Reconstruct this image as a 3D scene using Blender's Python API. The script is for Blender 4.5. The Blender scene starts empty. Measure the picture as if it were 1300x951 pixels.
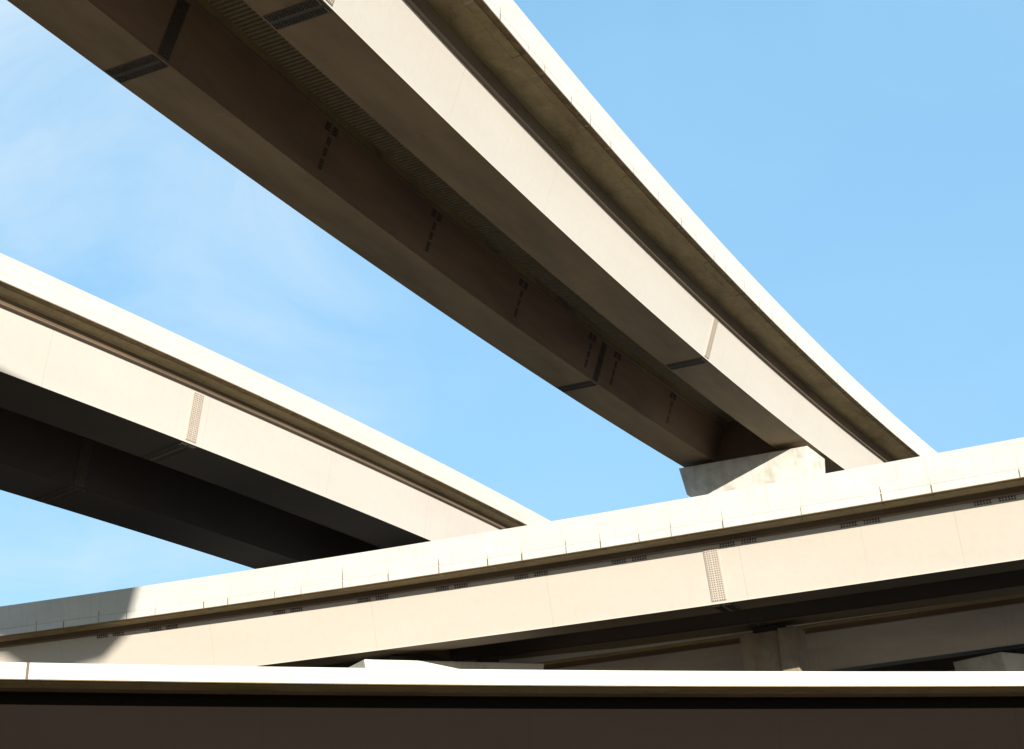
import bpy, bmesh, math, random
from mathutils import Vector, Matrix
R = math.radians
random.seed(7)
sc = bpy.context.scene
col = sc.collection

# ------------------------------------------------------------ materials
def new_mat(name):
    m = bpy.data.materials.new(name); m.use_nodes = True
    nt = m.node_tree
    for n in list(nt.nodes): nt.nodes.remove(n)
    out = nt.nodes.new('ShaderNodeOutputMaterial')
    b = nt.nodes.new('ShaderNodeBsdfPrincipled')
    nt.links.new(b.outputs[0], out.inputs[0])
    return m, nt, b
def N(nt, t, **kw):
    n = nt.nodes.new(t)
    for k, v in kw.items(): setattr(n, k, v)
    return n
def rgb(c): return (c[0], c[1], c[2], 1)
def ramp(nt, src, stops):
    r = N(nt, 'ShaderNodeValToRGB')
    els = r.color_ramp.elements
    while len(els) < len(stops): els.new(.5)
    for e, (p, c) in zip(els, stops):
        e.position = p; e.color = rgb(c) if isinstance(c, (tuple, list)) else (c, c, c, 1)
    nt.links.new(src, r.inputs[0]); return r.outputs[0]
def noise(nt, vec, scale, detail=6, rough=.6, dist=0):
    n = N(nt, 'ShaderNodeTexNoise')
    n.inputs['Scale'].default_value = scale; n.inputs['Detail'].default_value = detail
    n.inputs['Roughness'].default_value = rough; n.inputs['Distortion'].default_value = dist
    nt.links.new(vec, n.inputs['Vector']); return n.outputs['Fac']
def mapping(nt, vec, scale=(1, 1, 1), loc=(0, 0, 0)):
    m = N(nt, 'ShaderNodeMapping'); m.inputs['Scale'].default_value = scale; m.inputs['Location'].default_value = loc
    nt.links.new(vec, m.inputs['Vector']); return m.outputs[0]
def mix(nt, f, a, b, mode='MIX'):
    m = N(nt, 'ShaderNodeMix', data_type='RGBA', blend_type=mode)
    for sock, v in ((m.inputs[0], f), (m.inputs[6], a), (m.inputs[7], b)):
        if hasattr(v, 'is_output'): nt.links.new(v, sock)
        elif isinstance(v, (int, float)): sock.default_value = v
        else: sock.default_value = rgb(v)
    return m.outputs[2]
def bump(nt, b, h, strength, dist=.02):
    n = N(nt, 'ShaderNodeBump'); n.inputs['Strength'].default_value = strength; n.inputs['Distance'].default_value = dist
    nt.links.new(h, n.inputs['Height']); nt.links.new(n.outputs[0], b.inputs['Normal'])

def mixf(nt, f, k):
    m = N(nt, 'ShaderNodeMath', operation='MULTIPLY'); nt.links.new(f, m.inputs[0]); m.inputs[1].default_value = k
    return m.outputs[0]
def mat_parapet(name, base=(.55, .535, .485), stain=.5):
    m, nt, b = new_mat(name)
    tc = N(nt, 'ShaderNodeTexCoord'); uv = tc.outputs['UV']; ob = tc.outputs['Object']
    blotch = ramp(nt, noise(nt, mapping(nt, uv, (.35, .9, 1)), 1.3, 8, .62), [(.3, [c * .86 for c in base]), (.7, base)])
    streak = ramp(nt, noise(nt, mapping(nt, uv, (7, .35, 1)), 1.0, 5, .6), [(.52, 0.0), (.78, 1.0)])
    c1 = mix(nt, streak, blotch, [base[0] * .80, base[1] * .76, base[2] * .68])
    mm = N(nt, 'ShaderNodeMath', operation='MULTIPLY'); nt.links.new(streak, mm.inputs[0]); mm.inputs[1].default_value = stain
    c1 = mix(nt, mm.outputs[0], blotch, [base[0] * .72, base[1] * .66, base[2] * .56])
    fine = ramp(nt, noise(nt, ob, 9, 8, .7), [(.3, .92), (.7, 1.0)])
    c2 = mix(nt, 1.0, c1, fine, 'MULTIPLY')
    nt.links.new(c2, b.inputs['Base Color']); b.inputs['Roughness'].default_value = .85
    bump(nt, b, noise(nt, ob, 22, 6, .7), .25, .01)
    return m
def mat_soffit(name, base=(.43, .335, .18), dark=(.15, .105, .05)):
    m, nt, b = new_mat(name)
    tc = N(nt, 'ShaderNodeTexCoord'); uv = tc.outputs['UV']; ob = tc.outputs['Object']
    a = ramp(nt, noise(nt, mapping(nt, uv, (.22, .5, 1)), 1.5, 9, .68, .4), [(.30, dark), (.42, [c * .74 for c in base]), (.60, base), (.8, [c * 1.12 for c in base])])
    # formwork board joints across the soffit
    w = N(nt, 'ShaderNodeTexBrick'); w.offset = 0; w.squash = 1
    w.inputs['Scale'].default_value = 1; w.inputs['Mortar Size'].default_value = .012; w.inputs['Brick Width'].default_value = 2.44; w.inputs['Row Height'].default_value = 1.22
    w.inputs['Color1'].default_value = (1, 1, 1, 1); w.inputs['Color2'].default_value = (.90, .90, .88, 1); w.inputs['Mortar'].default_value = (.62, .58, .52, 1)
    nt.links.new(mapping(nt, uv, (1, 1, 1), (.7, .31, 0)), w.inputs['Vector'])
    c = mix(nt, .8, a, w.outputs['Color'], 'MULTIPLY')
    f = ramp(nt, noise(nt, ob, 5, 9, .75), [(.3, .72), (.65, 1.0)])
    c = mix(nt, 1.0, c, f, 'MULTIPLY')
    nt.links.new(c, b.inputs['Base Color']); b.inputs['Roughness'].default_value = .9
    bump(nt, b, noise(nt, ob, 12, 7, .7), .4, .02)
    return m
def mat_steel(name, base, grime=(.30, .24, .17), amount=.22, rough=.5, streaks=.12, runs_amt=.5):
    m, nt, b = new_mat(name)
    tc = N(nt, 'ShaderNodeTexCoord'); uv = tc.outputs['UV']; ob = tc.outputs['Object']
    big = ramp(nt, noise(nt, mapping(nt, uv, (.13, .5, 1)), 1.2, 7, .6), [(.38, 0.0), (.72, amount)])
    c = mix(nt, big, base, grime)
    st = ramp(nt, noise(nt, mapping(nt, uv, (3.5, .18, 1)), 1.0, 5, .6), [(.55, 0.0), (.85, streaks)])
    c = mix(nt, st, c, grime)
    f = ramp(nt, noise(nt, ob, 4, 9, .75), [(.3, .94), (.65, 1.0)])
    c = mix(nt, 1.0, c, f, 'MULTIPLY')
    nt.links.new(c, b.inputs['Base Color']); b.inputs['Roughness'].default_value = rough
    runs = ramp(nt, noise(nt, mapping(nt, uv, (1.6, .10, 1)), 1.0, 8, .7), [(.60, 0.0), (.70, .30), (.9, .6)])
    c = mix(nt, mixf(nt, runs, runs_amt), c, grime)
    seam = N(nt, 'ShaderNodeTexBrick'); seam.offset = 0
    seam.inputs['Scale'].default_value = 1; seam.inputs['Mortar Size'].default_value = .010; seam.inputs['Brick Width'].default_value = 7.3; seam.inputs['Row Height'].default_value = 60
    for k_ in ('Color1', 'Color2'): seam.inputs[k_].default_value = (1, 1, 1, 1)
    seam.inputs['Mortar'].default_value = (.82, .78, .72, 1); nt.links.new(uv, seam.inputs['Vector'])
    c = mix(nt, 1.0, c, seam.outputs['Color'], 'MULTIPLY')
    nt.links.new(c, b.inputs['Base Color'])
    bump(nt, b, noise(nt, mapping(nt, uv, (.5, .8, 1)), 1.0, 3, .5), .2, .03)
    return m
def mat_flat(name, base, rough=.7, var=.25):
    m, nt, b = new_mat(name)
    tc = N(nt, 'ShaderNodeTexCoord')
    c = ramp(nt, noise(nt, tc.outputs['Object'], 3, 6, .7), [(.3, [x * (1 - var) for x in base]), (.7, base)])
    nt.links.new(c, b.inputs['Base Color']); b.inputs['Roughness'].default_value = rough
    return m
def mat_cap(name, base=(.56, .53, .46)):
    m, nt, b = new_mat(name)
    tc = N(nt, 'ShaderNodeTexCoord'); ob = tc.outputs['Object']
    a = ramp(nt, noise(nt, ob, .9, 8, .65, .3), [(.32, [c * .66 for c in base]), (.55, base), (.8, [c * 1.06 for c in base])])
    st = ramp(nt, noise(nt, mapping(nt, ob, (2.2, 2.2, .22)), 1.0, 6, .65), [(.5, 0.0), (.75, .5)])
    c = mix(nt, st, a, [base[0] * .55, base[1] * .47, base[2] * .36])
    nt.links.new(c, b.inputs['Base Color']); b.inputs['Roughness'].default_value = .88
    bump(nt, b, noise(nt, ob, 14, 7, .7), .3, .015)
    return m

M = {}
M['parapet'] = mat_parapet('pale_barrier_concrete')
M['parapet_grey'] = mat_parapet('weathered_barrier_concrete', (.53, .512, .46), .6)
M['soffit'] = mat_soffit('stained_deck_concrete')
M['steel'] = mat_steel('cream_girder_paint', (.54, .497, .43), streaks=.06, amount=.10)
M['steel_sand'] = mat_steel('sand_girder_paint', (.485, .437, .368), streaks=.07, amount=.12)
M['bottom'] = mat_steel('dirty_shaded_bottom_flange_paint', (.30, .215, .12), (.105, .065, .034), .65, .7)  # underside grime colour taken darker, with shade worked in
M['inner'] = mat_steel('shaded_inner_web_paint', (.235, .15, .095), (.09, .054, .034), .65, .6)  # brown of the shaded gap put into the inner web colour
M['bottom_dark'] = mat_steel('deep_shade_bottom_flange_paint', (.042, .031, .023), (.018, .022, .016), .6, .75)  # underside shade painted near black into the flange colour
M['inner_dark'] = mat_steel('deep_shade_inner_web_paint', (.036, .028, .024), (.016, .014, .01), .6, .75)  # deep shade between the girders is in this web colour
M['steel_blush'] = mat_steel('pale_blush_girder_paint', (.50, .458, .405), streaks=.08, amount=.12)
M['bottom_mid'] = mat_steel('mid_shade_bottom_flange_paint', (.13, .095, .055), (.05, .033, .02), .6, .75)  # half-dark underside shade mixed into the paint colour
M['inner_mid'] = mat_steel('mid_shade_inner_web_paint', (.06, .042, .032), (.02, .014, .01), .6, .75)  # shade between girders painted in, lighter than the deepest copy
M['shade_grey'] = mat_steel('shaded_girder_paint', (.42, .375, .32), (.15, .10, .08), .45, .6)  # darker copy of the cream girder paint, shade included in the colour
M['haunch'] = mat_steel('rust_and_shade_haunch', (.165, .112, .064), (.06, .036, .02), .9, .85)  # rust brown darkened to carry the shade band under the overhang
M['flange'] = mat_steel('rusty_top_flange_paint', (.17, .12, .075), (.07, .045, .03), .6, .6)
M['form'] = mat_flat('galvanised_deck_form', (.34, .28, .19), .7, .3)
M['bolt'] = mat_flat('rusted_bolts', (.05, .035, .025), .7, .4)
M['bolt_pale'] = mat_flat('painted_bolts_with_rust', (.38, .305, .23), .6, .3)
M['plate_dark'] = mat_flat('grimy_splice_plate', (.085, .07, .055), .6, .3)
M['plate_pale'] = mat_flat('cream_splice_plate_paint', (.45, .40, .335), .5, .06)
M['crack'] = mat_flat('dark_joint_stain', (.16, .115, .075), .9, .3)
M['crack_pale'] = mat_flat('faint_rust_stain', (.50, .40, .29), .9, .2)
M['cap'] = mat_cap('pier_concrete')
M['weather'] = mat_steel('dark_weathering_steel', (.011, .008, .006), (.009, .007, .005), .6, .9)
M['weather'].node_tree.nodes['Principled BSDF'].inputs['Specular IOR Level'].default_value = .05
M['cap_brown'] = mat_cap('shaded_column_concrete', (.27, .215, .15))  # darker copy of the pier concrete, overpass shade put into its colour
M['black'] = mat_flat('bearing_rubber', (.02, .018, .016), .8, .2)

# ------------------------------------------------------------ bridge alignment
class Align:
    def __init__(s, b):
        s.x, s.y, s.z, s.hd, s.k, s.gr, s.bk, s.vk = b
        s.k /= 1000.; s.vk /= 1000.
    def pos(a, s, u, v):
        hd, k = a.hd, a.k
        px = a.x + (math.cos(hd) - math.cos(hd + k * s)) / k
        py = a.y + (math.sin(hd + k * s) - math.sin(hd)) / k
        pz = a.z + a.gr * s + .5 * a.vk * s * s
        th = hd + k * s
        U = u * math.cos(a.bk) - v * math.sin(a.bk); V = u * math.sin(a.bk) + v * math.cos(a.bk)
        return Vector((px + U * math.cos(th), py - U * math.sin(th), pz + V))

def frange(a, b, st):
    n = max(1, int(math.ceil((b - a) / st))); return [a + (b - a) * i / n for i in range(n + 1)]

def link(name, bm, mats, parent=None, origin=None, smooth=False):
    bmesh.ops.recalc_face_normals(bm, faces=bm.faces)
    me = bpy.data.meshes.new(name)
    if origin is not None: bmesh.ops.translate(bm, verts=bm.verts, vec=-Vector(origin))
    bm.to_mesh(me); bm.free()
    for m in (mats if isinstance(mats, (list, tuple)) else [mats]): me.materials.append(m)
    o = bpy.data.objects.new(name, me); col.objects.link(o)
    if parent is not None: o.parent = parent
    return o

def sweep(bm, al, prof, ss, mi=None, caps=True, vshift=0):
    """closed profile (u,v) swept along the alignment; mi gives a material index per profile side"""
    uvl = bm.loops.layers.uv.verify()
    n = len(prof)
    cum = [0]
    for i in range(n):
        a, b = prof[i], prof[(i + 1) % n]; cum.append(cum[-1] + math.hypot(a[0] - b[0], a[1] - b[1]))
    rows = [[bm.verts.new(al.pos(s, u, v)) for u, v in prof] for s in ss]
    for r in range(len(ss) - 1):
        for i in range(n):
            j = (i + 1) % n
            f = bm.faces.new((rows[r][i], rows[r][j], rows[r + 1][j], rows[r + 1][i]))
            for lp, uv in zip(f.loops, ((ss[r], cum[i]), (ss[r], cum[i + 1]), (ss[r + 1], cum[i + 1]), (ss[r + 1], cum[i]))): lp[uvl].uv = (uv[0], uv[1] + vshift)
            if mi: f.material_index = mi[i]
    if caps:
        bm.faces.new(rows[0]); bm.faces.new(rows[-1][::-1])
    return rows

def hexbolt(bm, al, s, u, v, nu, nv, r=.022, hgt=.028, n=6):
    """bolt head standing on the surface whose section normal is (nu, nv)"""
    tu, tv = -nv, nu
    lo, hi = [], []
    for k in range(n):
        a = 2 * math.pi * k / n
        ds, dt = r * math.cos(a), r * math.sin(a)
        lo.append(bm.verts.new(al.pos(s + ds, u + dt * tu, v + dt * tv)))
        hi.append(bm.verts.new(al.pos(s + ds * .9, u + dt * .9 * tu + hgt * nu, v + dt * .9 * tv + hgt * nv)))
    bm.faces.new(hi)
    for k in range(n): bm.faces.new((lo[k], lo[(k + 1) % n], hi[(k + 1) % n], hi[k]))

def plate(bm, al, s0, s1, p, q, nrm, th=.018, off=.0, lift=.0):
    """flat plate on a section line p-q, standing th proud along nrm"""
    nu, nv = nrm
    pr = [(p[0] + nu * lift, p[1] + nv * lift), (q[0] + nu * lift, q[1] + nv * lift), (q[0] + nu * th, q[1] + nv * th), (p[0] + nu * th, p[1] + nv * th)]
    sweep(bm, al, pr, [s0, s1])

def lerp2(p, q, t): return (p[0] + (q[0] - p[0]) * t, p[1] + (q[1] - p[1]) * t)
def normal2(p, q, side):
    du, dv = q[0] - p[0], q[1] - p[1]; L = math.hypot(du, dv); n = (dv / L, -du / L)
    return (n[0] * side, n[1] * side)

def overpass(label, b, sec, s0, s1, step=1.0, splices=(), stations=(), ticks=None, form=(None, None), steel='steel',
             parapet=True, pmat='parapet', station_kind='web', category='overpass', group=None, inner='inner', bottom='bottom', flange='flange', detail=True, edge_h=.27, hd=.09):
    al = Align(b); w, g, h, bat, ov, t, p, pb = sec
    rnd0 = random.Random(11)
    root = bpy.data.objects.new('highway_overpass', None); col.objects.link(root)
    root['label'] = label; root['category'] = category
    if group: root['group'] = group
    org = al.pos(0, -w - g / 2, 0); root.location = org
    def L(name, bm, mats, parent=root):
        o = link(name, bm, mats, None, org)
        o.parent = parent
        if name in ('bolts', 'bolt_cluster'): o['kind'] = 'stuff'
        return o
    ss = frange(s0, s1, step)
    c = -w - g / 2                                   # centre line
    mir = lambda u: 2 * c - u
    # --- box girders
    gird = []
    for right in (True, False):
        # profile for the right box, shifted for the left one (u offset)
        off = 0 if right else -(w + g)
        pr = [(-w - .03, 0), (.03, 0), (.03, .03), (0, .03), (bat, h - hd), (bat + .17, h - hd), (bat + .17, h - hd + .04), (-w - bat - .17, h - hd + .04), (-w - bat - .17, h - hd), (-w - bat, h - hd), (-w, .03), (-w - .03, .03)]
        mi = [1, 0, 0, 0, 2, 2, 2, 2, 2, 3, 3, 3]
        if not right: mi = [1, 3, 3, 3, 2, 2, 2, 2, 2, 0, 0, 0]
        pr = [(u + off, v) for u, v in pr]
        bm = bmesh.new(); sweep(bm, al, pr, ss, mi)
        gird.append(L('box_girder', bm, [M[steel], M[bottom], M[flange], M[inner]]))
    RB, RT = (0, .03), (bat, h - hd)
    LB, LT = (-w - g, .03), (-w - g + bat, h - hd)
    # --- splices
    if detail:
        for sp in splices:
            # outer web of the right box
            n = normal2(RB, RT, 1)
            bm = bmesh.new(); plate(bm, al, sp - .27, sp + .27, lerp2(RB, RT, .04), lerp2(RB, RT, .96), n, .03)
            pl = L('splice_plate', bm, M['plate_pale'], gird[0]); pl['label'] = 'cream web plate over the girder joint'
            bm = bmesh.new()
            for ds in (-.21, -.13, -.05, .05, .13, .21):
                for i in range(24):
                    q = lerp2(RB, RT, .06 + .88 * i / 23); q = (q[0] + n[0] * .03, q[1] + n[1] * .03)
                    hexbolt(bm, al, sp + ds, q[0], q[1], n[0], n[1])
            L('bolts', bm, M['bolt_pale'], pl)
            # bottom flanges
            for k, off in enumerate((0, -(w + g))):
                bm = bmesh.new()
                plate(bm, al, sp - .36, sp + .36, (off - w + .05, 0), (off - .05, 0), (0, -1), .026)
                pb_ = L('splice_plate', bm, M['plate_dark'], gird[k]); pb_['label'] = 'dark bolted plate under the girder joint'
                bm = bmesh.new()
                for ds in (-.29, -.2, -.11, .11, .2, .29):
                    nb = int((w - .2) / .1)
                    for i in range(nb + 1):
                        hexbolt(bm, al, sp + ds, off - w + .1 + (w - .2) * i / nb, -.026, 0, -1, .026, .035)
                L('bolts', bm, M['bolt'], pb_)
            # inner web of left box
            n = normal2(LB, LT, 1)
            bm = bmesh.new(); plate(bm, al, sp - .25, sp + .25, lerp2(LB, LT, .03), lerp2(LB, LT, .96), n, .02)
            pl = L('splice_plate', bm, M['plate_dark'], gird[1])
            bm = bmesh.new()
            for ds in (-.2, -.12, -.05, .05, .12, .2):
                for i in range(20):
                    q = lerp2(LB, LT, .06 + .88 * i / 19); q = (q[0] + n[0] * .02, q[1] + n[1] * .02)
                    hexbolt(bm, al, sp + ds, q[0], q[1], n[0], n[1])
            L('bolts', bm, M['bolt'], pl)
        for st in stations:
            # bolt clusters of the internal cross frames
            if station_kind in ('web', 'both'):
                n = normal2(LB, LT, 1); bm = bmesh.new()
                for ds in (-.32, -.22, -.12, .12, .22, .32):
                    for i in range(3):
                        q = lerp2(LB, LT, .955 - .05 * i); hexbolt(bm, al, st + ds, q[0], q[1], n[0], n[1], .044, .03)
                for i in range(12):
                    if i in (3, 7): continue
                    q = lerp2(LB, LT, .74 - .05 * i)
                    hexbolt(bm, al, st, q[0], q[1], n[0], n[1], .042, .03); hexbolt(bm, al, st + .11, q[0], q[1], n[0], n[1], .042, .03)
                L('bolt_cluster', bm, M['bolt'], gird[1])
            if station_kind != 'top': continue
            n = normal2(RB, RT, 1); bm = bmesh.new()
            top = .985
            for grp in (-.62, .16):
                for a in range(6):
                    for i in range(3):
                        if i == 2: continue
                        q = lerp2(RB, RT, top - .036 * i); hexbolt(bm, al, st + grp + a * .095, q[0], q[1], n[0], n[1], rnd0.uniform(.028, .034), .035)
            L('bolt_cluster', bm, M['bolt'] if station_kind == 'top' else M['steel'] if station_kind == 'web' else M['steel_blush'], gird[0])
    # --- deck slab with haunches, overhangs and drip grooves
    hb = h + t * .55
    eu, ev = bat + ov, h + t
    half = [(eu, ev + edge_h), (eu, ev + .02), (eu - .02, ev), (eu - .24, ev + .004), (eu - .245, ev + .03), (eu - .275, ev + .03), (eu - .28, ev + .002), (bat + .25, hb + .03), (bat + .14, h - hd + .043), (bat - .28, h - hd + .043), (bat - .3, hb),
            (-w - bat + .3, hb), (-w - bat + .28, h - hd + .043), (-w - bat - .14, h - hd + .043), (-w - bat - .16, hb)]
    prof = half + [(mir(u), v) for u, v in half[::-1]]
    n = len(prof); mi = [0] * n
    # sides: edge faces get the barrier material, the rest the stained soffit
    for i in range(n): mi[i] = 1
    mi[0] = 0; mi[n - 2] = 0; mi[n - 1] = 2
    mi[2] = 3; mi[n - 4] = 3; mi[7] = 5; mi[8] = 5; mi[13] = 5; mi[12] = 5
    bm = bmesh.new(); sweep(bm, al, prof, ss, mi)
    # cracks on the slab edge go in this mesh
    rnd = random.Random(int(abs(b[0]) * 100) + 3)
    if ticks is None:
        ticks = []; s = s0 + 2
        while s < s1 - 2:
            ticks.append(s); s += rnd.uniform(1.3, 2.6)
    base = len(bm.faces)
    if detail and parapet:
        for s in ticks:
            ww = rnd.uniform(.012, .035)
            pr = [(eu + .003, ev + .02), (eu + .003, ev + edge_h), (eu - .01, ev + edge_h), (eu - .01, ev + .02)]
            k = len(bm.faces); sweep(bm, al, pr, [s - ww, s + ww * rnd.uniform(.3, 1)], [4, 4, 4, 4]); bm.faces.ensure_lookup_table()
            for f in bm.faces[k:]: f.material_index = 4
            # run-off stain on the soffit beside it
            a0 = rnd.uniform(.02, .12); a1 = rnd.uniform(.18, .75); k = len(bm.faces); sk = rnd.uniform(-.25, .25); hw = rnd.uniform(.015, .05)
            zf = lambda u: ev + .003 - .004 if u > eu - .24 else ev + (hb + .03 - ev) * (eu - .28 - u) / (eu - .28 - bat - .25) - .001
            us = [eu - a0, eu - min(a1, .235)] + ([eu - .285, eu - a1] if a1 > .3 else [])
            for q in range(0, len(us), 2):
                ua, ub = us[q], us[q + 1]
                fr = lambda u: sk * (eu - u)
                pts = [(s - hw + fr(ua), ua), (s + hw + fr(ua), ua), (s + hw * .5 + fr(ub), ub), (s - hw * .5 + fr(ub), ub)]
                lo_ = [bm.verts.new(al.pos(a_, b_, zf(b_) - .003)) for a_, b_ in pts]; hi_ = [bm.verts.new(al.pos(a_, b_, zf(b_) + .006)) for a_, b_ in pts]
                bm.faces.new(lo_); bm.faces.new(hi_[::-1])
                for i_ in range(4): bm.faces.new((lo_[i_], hi_[i_], hi_[(i_ + 1) % 4], lo_[(i_ + 1) % 4]))
            mm_ = rnd.choice((3, 3, 4, 6)); bm.faces.ensure_lookup_table()
            for f in bm.faces[k:]: f.material_index = mm_
    L('deck_slab', bm, [M[pmat], M['soffit'], M['asphalt'], M['drip'], M['crack'], M['haunch'], M['crack_pale']])
    # --- parapets
    if parapet:
        for right in (True, False):
            y0 = ev + edge_h + .003; y1 = h + t + p
            pr = [(eu - .012, y0), (eu - .012, y0 + .012), (eu + .0, y0 + .035), (eu + pb, y1 - .03), (eu + pb - .03, y1), (eu + pb - .21, y1), (eu + pb - .24, y1 - .03), (eu - .30, y0 + .25), (eu - .42, y0 + .1), (eu - .42, y0)]
            if not right: pr = [(mir(u), v) for u, v in pr]
            bm = bmesh.new(); sweep(bm, al, pr, ss, [0] * len(pr))
            if right and detail:
                for s in ticks:
                    ww = rnd.uniform(.008, .022); hh = rnd.uniform(.08, .32) if rnd.random() < .8 else rnd.uniform(.32, .6)
                    ex = pb * hh / (y1 - y0)
                    a = [al.pos(s - ww, eu + .003, y0 + .035), al.pos(s + ww, eu + .003, y0 + .035), al.pos(s + ww * .3, eu + ex + .003, y0 + hh), al.pos(s - ww * .3, eu + ex + .003, y0 + hh)]
                    d = [al.pos(s - ww, eu - .01, y0 + .035), al.pos(s + ww, eu - .01, y0 + .035), al.pos(s + ww * .3, eu + ex - .01, y0 + hh), al.pos(s - ww * .3, eu + ex - .01, y0 + hh)]
                    a = [bm.verts.new(x) for x in a]; d = [bm.verts.new(x) for x in d]
                    fs = [bm.faces.new(a), bm.faces.new(d[::-1])] + [bm.faces.new((a[i], d[i], d[(i + 1) % 4], a[(i + 1) % 4])) for i in range(4)]
                    mi_ = 1 if rnd.random() < .45 else 2
                    for f in fs: f.material_index = mi_
            L('parapet', bm, [M[pmat], M['crack'], M['crack_pale']])
    # --- corrugated stay-in-place form between the two girders
    if form[0] is not None:
        bm = bmesh.new(); s = form[0]; rows = []
        u0, u1 = -w - bat - .16, -w - g + bat + .16
        zt = h + .02
        seq = []
        while s < form[1]:
            seq += [(s, zt), (s + .06, zt), (s + .085, zt + .07), (s + .15, zt + .07), (s + .175, zt)]; s += .20
        rows = [(bm.verts.new(al.pos(a, u0, z)), bm.verts.new(al.pos(a, u1, z))) for a, z in seq]
        rows2 = [(bm.verts.new(al.pos(a, u0, z + .004)), bm.verts.new(al.pos(a, u1, z + .004))) for a, z in seq]
        for i in range(len(rows) - 1):
            bm.faces.new((rows[i][0], rows[i][1], rows[i + 1][1], rows[i + 1][0]))
            bm.faces.new((rows2[i][0], rows2[i + 1][0], rows2[i + 1][1], rows2[i][1]))
        L('corrugated_deck_form', bm, M['form'])
    return root, al, L, gird

M['asphalt'] = mat_flat('road_asphalt', (.055, .054, .052), .9, .2)
M['drip'] = mat_flat('rust_stained_slab_edge', (.30, .205, .11), .9, .65)

SUN_AZ, SUN_EL = 164.0, 12.0         # azimuth clockwise from +Y (the viewing direction)
KA = 1.2
A = dict(b=[4.07747 * KA, 41.66396 * KA, 1.6 + 21.32611 * KA, .4897626, 2.3481116 / KA, .0114141, -.0505782, -.0899460 / KA], sec=[q * KA for q in (1.70679, 3.42397, 2.09913, .555577, 1.524928, .198293, 1.159041, .0515066)])
B = dict(b=[1.107688, 47.368937, 11.929128, 1.95908, 3.1336840, .0023239, -.0542852, .0690444], sec=[1.743537, 3.329374, 2.09875, .468048, 1.225226, .133047, 1.262418, .0600786])
KC = 1.0
C = dict(b=[-8.0512917 * KC, 51.888794 * KC, 1.6 + 17.204712 * KC, .5290445, -2.5805859 / KC, -.0124011, .0700864, -.0418603 / KC], sec=[q * KC for q in (2.1162735, 3.9334412, 2.1009527, .4643864, .9783836, .1789745, .99433, .0268406)])
E = dict(b=[12.0, 53.42824, 10.94402, 1.82577, 2.1774, .04497, -.10354, .00139], sec=[2.3, 9.0, 1.5953, .4222, 1.1589, .1507, .8809, .0391])
D = dict(b=[0, 37.1078, 5.3248, 1.3651035, 4.0974851, -.0149520, 0, .0019218], sec=[1.7, 3.4, 2.4, .3, 1.6, .0, .42, .0])

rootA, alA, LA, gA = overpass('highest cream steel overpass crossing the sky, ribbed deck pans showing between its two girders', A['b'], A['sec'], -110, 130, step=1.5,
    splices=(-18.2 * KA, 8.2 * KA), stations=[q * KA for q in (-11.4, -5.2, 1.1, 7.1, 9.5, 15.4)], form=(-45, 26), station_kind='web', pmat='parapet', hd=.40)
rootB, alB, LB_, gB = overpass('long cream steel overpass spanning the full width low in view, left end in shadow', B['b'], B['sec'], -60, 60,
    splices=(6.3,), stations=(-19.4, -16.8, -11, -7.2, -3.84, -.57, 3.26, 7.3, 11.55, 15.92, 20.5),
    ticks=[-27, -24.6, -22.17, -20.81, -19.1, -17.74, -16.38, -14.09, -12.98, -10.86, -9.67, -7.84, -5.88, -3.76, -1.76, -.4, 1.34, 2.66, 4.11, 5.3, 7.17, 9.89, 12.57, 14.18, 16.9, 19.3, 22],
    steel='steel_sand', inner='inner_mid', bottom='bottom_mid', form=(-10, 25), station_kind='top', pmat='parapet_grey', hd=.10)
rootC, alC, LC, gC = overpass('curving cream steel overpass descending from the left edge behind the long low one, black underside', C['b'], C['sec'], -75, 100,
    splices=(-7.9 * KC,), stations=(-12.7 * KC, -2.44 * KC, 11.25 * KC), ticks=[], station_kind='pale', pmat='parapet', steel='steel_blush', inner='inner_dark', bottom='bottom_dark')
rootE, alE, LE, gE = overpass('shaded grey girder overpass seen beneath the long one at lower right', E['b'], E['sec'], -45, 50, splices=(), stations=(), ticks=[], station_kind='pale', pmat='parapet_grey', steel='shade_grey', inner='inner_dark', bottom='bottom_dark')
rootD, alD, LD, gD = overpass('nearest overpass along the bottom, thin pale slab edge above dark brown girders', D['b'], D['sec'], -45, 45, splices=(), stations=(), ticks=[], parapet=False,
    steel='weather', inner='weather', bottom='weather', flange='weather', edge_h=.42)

# open joints in the slab edge of the nearest overpass
_, _, hD, batD, ovD, tD, _, _ = D['sec']
for sj in (-13.2, 24.5):
    bm = bmesh.new(); e0 = batD + ovD
    sweep(bm, alD, [(e0 + .006, hD + tD + .0), (e0 + .006, hD + tD + .42), (e0 - .05, hD + tD + .42), (e0 - .05, hD + tD + .0)], [sj - .035, sj + .035])
    LD('expansion_joint', bm, M['crack'])

# ------------------------------------------------------------ piers
def prism_between(bm, front, back):
    a = [bm.verts.new(p) for p in front]; c = [bm.verts.new(p) for p in back]; n = len(a)
    bm.faces.new(a); bm.faces.new(c[::-1])
    for i in range(n): bm.faces.new((a[i], c[i], c[(i + 1) % n], a[(i + 1) % n]))
def bevel(bm, off=.04):
    bmesh.ops.remove_doubles(bm, verts=bm.verts, dist=.0005)
    bmesh.ops.bevel(bm, geom=list(bm.edges), offset=off, segments=2, affect='EDGES', profile=.5, clamp_overlap=True)

def pier(label, origin, capfaces, column, bearings):
    root = bpy.data.objects.new('bridge_pier', None); col.objects.link(root)
    root.location = origin; root['label'] = label; root['category'] = 'bridge pier'
    bm = bmesh.new(); prism_between(bm, *capfaces); bevel(bm, .035)
    o = link('pier_cap', bm, M['cap'], root, origin)
    bm = bmesh.new(); prism_between(bm, *column); bevel(bm, .04)
    link('column', bm, M['cap'], root, origin)
    for bb in bearings:
        bm = bmesh.new(); prism_between(bm, *bb)
        link('bearing', bm, M['black'], root, origin)

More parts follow.
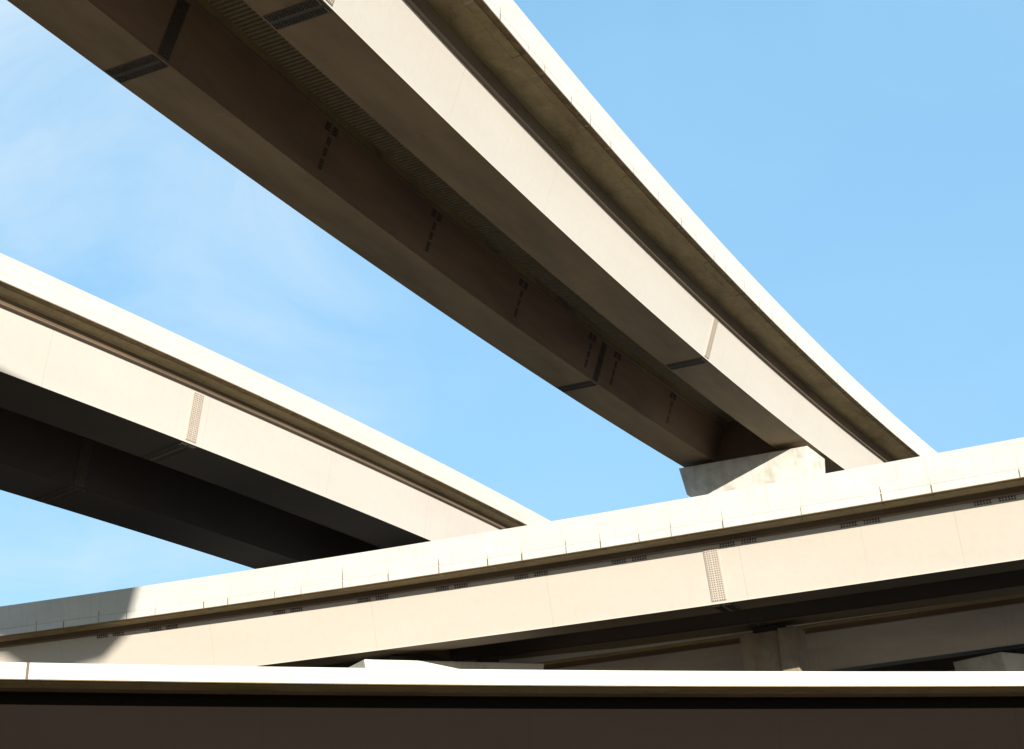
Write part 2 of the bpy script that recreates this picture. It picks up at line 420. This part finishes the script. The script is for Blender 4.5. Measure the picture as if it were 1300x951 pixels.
# pier of the highest overpass: hammerhead, front face at s0
def hammer(al, sec, s0, th, uL, uR, top, tip, uc, cw, label, lean=.45, root_drop=2.6):
    def F(s, pts): return [al.pos(s, u, v) for u, v in pts]
    face = [(uL, top), (uR, top), (uR - .12, tip - 1.0), (uc + cw / 2, top - root_drop), (uc - cw / 2, top - root_drop), (uL + lean, tip)]
    capf = (F(s0, face), F(s0 + th, face))
    P = al.pos(s0 + th / 2, uc, 0); 
    th_ = al.hd + al.k * s0
    ux = Vector((math.cos(th_), -math.sin(th_), 0)); ax = Vector((math.sin(th_), math.cos(th_), 0))
    base = Vector((P.x, P.y, 0)); zt = P.z + top - root_drop + .02
    hw, hd_, rw, rd = cw / 2, th / 2 - .35, .74, .22
    # plan outline with recessed panels front and back
    pl = [(-hw, -hd_), (-rw, -hd_), (-rw + .12, -hd_ + rd), (rw - .12, -hd_ + rd), (rw, -hd_), (hw, -hd_), (hw, hd_), (rw, hd_), (rw - .12, hd_ - rd), (-rw + .12, hd_ - rd), (-rw, hd_), (-hw, hd_)]
    lo = [base + ux * a + ax * b_ + Vector((0, 0, -.5)) for a, b_ in pl]
    hi = [base + ux * a + ax * b_ + Vector((0, 0, zt)) for a, b_ in pl]
    bs = []
    w, g = sec[0], sec[1]
    for cu in (-w / 2, -w * 1.5 - g):
        q = [(cu - .45, top + .005), (cu + .45, top + .005), (cu + .45, -.03), (cu - .45, -.03)]
        bs.append((F(s0 + th / 2 - .4, q), F(s0 + th / 2 + .4, q)))
    pier(label, base, capf, (lo, hi), bs)
hammer(alA, A['sec'], 20.5 * KA, 3.0, -6.8 * KA, .08, -.28 * KA, -1.75 * KA, -3.42 * KA, 3.6, 'tall concrete hammerhead pier carrying the highest overpass, sunlit cap half in shadow')


def free_column(label, P, th, w1, w2, top):
    ux = Vector((math.cos(th), -math.sin(th), 0)); ax = Vector((math.sin(th), math.cos(th), 0))
    P = Vector((P[0], P[1], 0)); r0, r1, rd = w1 * .20, w1 * .70, .25
    pl = [(0, 0), (r0, 0), (r0 + .1, rd), (r1 - .1, rd), (r1, 0), (w1, 0), (w1, w2), (r1, w2), (r1 - .1, w2 - rd), (r0 + .1, w2 - rd), (r0, w2), (0, w2)]
    base = P + ux * w1 / 2 + ax * w2 / 2
    lo = [P + ux * a + ax * b_ + Vector((0, 0, -.5)) for a, b_ in pl]; hi = [p + Vector((0, 0, top + .5)) for p in lo]
    root = bpy.data.objects.new('bridge_pier', None); col.objects.link(root); root.location = base; root['label'] = label; root['category'] = 'bridge pier'
    bm = bmesh.new(); prism_between(bm, lo, hi); bevel(bm, .04); link('column', bm, M['cap_brown'], root, base)
    bm = bmesh.new(); c0 = base + Vector((0, 0, top + .003)); q = [c0 + ux * a + ax * b_ for a, b_ in ((-.6, -.5), (.6, -.5), (.6, .5), (-.6, .5))]
    prism_between(bm, q, [p + Vector((0, 0, .14)) for p in q]); link('bearing', bm, M['black'], root, base)
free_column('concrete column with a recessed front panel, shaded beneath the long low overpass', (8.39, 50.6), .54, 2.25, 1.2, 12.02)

# unseen pier added behind the viewpoint, shaped to shade the low overpass
def shadow_caster_pier(P, az, cap_w, col_w, h1, h2, label):
    e = Vector((-math.cos(az), math.sin(az), 0)); n_ = Vector((math.sin(az), math.cos(az), 0)); z = Vector((0, 0, 1))
    P = Vector(P); base = Vector((P.x, P.y, 0)); t_ = 2.0
    X = lambda a, b_: P + e * a + z * b_
    f = [X(-9, h1), X(2.75, h1), X(2.4, 0), X(1.35, -h2), X(-1.42, -h2), X(-2.3, 0), X(-3.0, .55), X(-9, .6)]
    base = base - e * 7.6
    lo = [base + e * a + n_ * b_ - z * .5 for a, b_ in ((-1.4, .1), (1.4, .1), (1.4, t_ - .1), (-1.4, t_ - .1))]
    pier(label, base, (f, [p + n_ * t_ for p in f]), (lo, [Vector((p.x, p.y, P.z + .62)) for p in lo]), [])
SH = Vector((-19.15, 54.53, 13.08 + .8))      # the spot on the low overpass its cap shades
az_, el_ = R(SUN_AZ), R(SUN_EL)
shadow_caster_pier(SH + Vector((math.sin(az_) * math.cos(el_), math.cos(az_) * math.cos(el_), math.sin(el_))) * 80, az_, 4.9, 2.9, 1.7, .8, 'tall cantilevered concrete shadow caster, added unseen behind the viewpoint')

def skew_pier(al, s, u, top, bearing, length, th, label, depth=1.9, inset=.35):
    P = al.pos(s, u, top)
    d = Vector((math.sin(bearing), math.cos(bearing), 0)); nb = Vector((-d.y, d.x, 0))
    if nb.y < 0: nb = -nb
    z = Vector((0, 0, 1)); base = Vector((P.x, P.y, 0)) + d * length / 2 + nb * th / 2
    zt = P.z
    f = [P, P + d * length, P + d * (length - .2) - z * depth * .6, P + d * (length * .68) - z * depth * 1.4, P + d * length * .32 - z * depth * 1.4, P + d * .2 - z * depth * .6]
    back = [p + nb * th for p in f]
    # near end is chamfered in plan: push the back start further left
    back[0] = back[0] - d * inset; back[5] = back[5] - d * inset
    hw = length * .18
    lo = [base + d * a + nb * b_ - z * .5 for a, b_ in ((-hw, -th * .38), (hw, -th * .38), (hw, th * .38), (-hw, th * .38))]
    hi = [Vector((p.x, p.y, zt - depth * 1.38)) for p in lo]
    bs = []
    for q in (.22, .72):
        c0 = P + d * length * q + nb * th * .5
        b0 = [c0 + d * a + nb * b_ + z * .004 for a, b_ in ((-.4, -.4), (.4, -.4), (.4, .4), (-.4, .4))]
        bs.append((b0, [p + z * .3 for p in b0]))
    pier(label, base, (f, back), (lo, hi), bs)
skew_pier(alB, -7.75, .25, -.30, R(70), 7.4, 2.2, 'concrete pier cap under the long low overpass, left of centre, lit by sun')
skew_pier(alE, 7.0, .1, -.2, R(60), 9.5, 2.2, 'grey concrete pier in shade under the farther girder at lower right')

# cross frames between the girders of the highest overpass at its pier and along the span
def diaphragm(al, L, sec, s, parent=None):
    w, g, h, bat = sec[:4]
    pr = [(-w - .02, .12), (-w - bat + .0, h - .06), (-w - g + bat, h - .06), (-w - g + .02, .12)]
    bm = bmesh.new(); 
    a = [bm.verts.new(al.pos(s, u, v)) for u, v in pr]; c_ = [bm.verts.new(al.pos(s + .05, u, v)) for u, v in pr]
    bm.faces.new(a); bm.faces.new(c_[::-1])
    for i in range(4): bm.faces.new((a[i], c_[i], c_[(i + 1) % 4], a[(i + 1) % 4]))
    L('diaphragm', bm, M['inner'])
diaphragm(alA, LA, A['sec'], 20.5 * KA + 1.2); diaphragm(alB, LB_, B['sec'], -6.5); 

# ------------------------------------------------------------ ground
m, nt, b = new_mat('gravel_and_dry_grass')
tc = N(nt, 'ShaderNodeTexCoord'); ob = tc.outputs['Object']
c1 = ramp(nt, noise(nt, ob, .03, 8, .6), [(.4, (.11, .078, .042)), (.6, (.20, .15, .085))])
c2 = ramp(nt, noise(nt, ob, 1.5, 8, .7), [(.3, .75), (.7, 1.0)])
nt.links.new(mix(nt, 1.0, c1, c2, 'MULTIPLY'), b.inputs['Base Color']); b.inputs['Roughness'].default_value = .95
bm = bmesh.new(); v = [bm.verts.new((x, y, 0)) for x, y in ((-3000, -3000), (3000, -3000), (3000, 3000), (-3000, 3000))]; bm.faces.new(v)
gr = link('ground', bm, m); gr['kind'] = 'structure'

# ------------------------------------------------------------ light
az, el = R(SUN_AZ), R(SUN_EL)
sd = Vector((math.sin(az) * math.cos(el), math.cos(az) * math.cos(el), math.sin(el)))
sl = bpy.data.lights.new('sun', 'SUN'); sl.energy = 5.0; sl.angle = R(.4); sl.color = (1, .945, .86)
so = bpy.data.objects.new('sun', sl); col.objects.link(so); so.rotation_euler = sd.to_track_quat('Z', 'Y').to_euler(); so.location = (0, 0, 60)

wd = bpy.data.worlds.new('World'); sc.world = wd; wd.use_nodes = True
nt = wd.node_tree
for n in list(nt.nodes): nt.nodes.remove(n)
out = nt.nodes.new('ShaderNodeOutputWorld'); bg = nt.nodes.new('ShaderNodeBackground'); nt.links.new(bg.outputs[0], out.inputs[0])
sky = nt.nodes.new('ShaderNodeTexSky'); sky.sky_type = 'NISHITA'; sky.sun_disc = False
sky.sun_elevation = el; sky.sun_rotation = az
sky.air_density = 1.0; sky.dust_density = .6; sky.ozone_density = 1.0
bg.inputs['Strength'].default_value = .118
tc = nt.nodes.new('ShaderNodeTexCoord'); g = tc.outputs['Generated']
sz = N(nt, 'ShaderNodeSeparateXYZ'); nt.links.new(g, sz.inputs[0])
vf = ramp(nt, sz.outputs[2], [(.60, .74), (.95, .25)])
veil = mix(nt, vf, sky.outputs[0], (1.5, 3.25, 5.0))      # thin high haze evens the blue out
cl = noise(nt, mapping(nt, g, (1.0, 1.0, 1.8), (.3, .1, .55)), 3.6, 9, .58, .7)
clm = ramp(nt, cl, [(.38, .04), (.54, .30), (.74, .66)])
# the wisps lie on the left side of the view and fade to nothing on the right
sx = N(nt, 'ShaderNodeSeparateXYZ'); nt.links.new(mapping(nt, g, (1, 1, 1), (.16, 0, 0)), sx.inputs[0])
side = ramp(nt, sx.outputs[0], [(0.0, 1.0), (.10, .12)])
mr = N(nt, 'ShaderNodeMath', operation='MULTIPLY'); nt.links.new(clm, mr.inputs[0]); nt.links.new(side, mr.inputs[1])
cool = mix(nt, mr.outputs[0], veil, (4.0, 4.5, 4.8))
nt.links.new(cool, bg.inputs['Color'])

# ------------------------------------------------------------ camera
F_PX, PITCH, ROLL = 1645.117, .4083981, .0458305
cd = bpy.data.cameras.new('camera'); co = bpy.data.objects.new('camera', cd); col.objects.link(co); sc.camera = co
cd.sensor_width = 36; cd.lens = F_PX / 1300 * 36; cd.clip_end = 9000; cd.clip_start = .1
cp, sp_ = math.cos(PITCH), math.sin(PITCH)
R0, U0, F0 = Vector((1, 0, 0)), Vector((0, -sp_, cp)), Vector((0, cp, sp_))
Rv = R0 * math.cos(ROLL) - U0 * math.sin(ROLL); Uv = R0 * math.sin(ROLL) + U0 * math.cos(ROLL)
mt = Matrix((Rv, Uv, -F0)).transposed().to_4x4(); mt.translation = Vector((0, 0, 1.6)); co.matrix_world = mt

sc.render.engine = 'CYCLES'
sc.view_settings.view_transform = 'Standard'; sc.view_settings.look = 'None'; sc.view_settings.gamma = 1; sc.view_settings.use_curve_mapping = False
sc.view_settings.exposure = .85
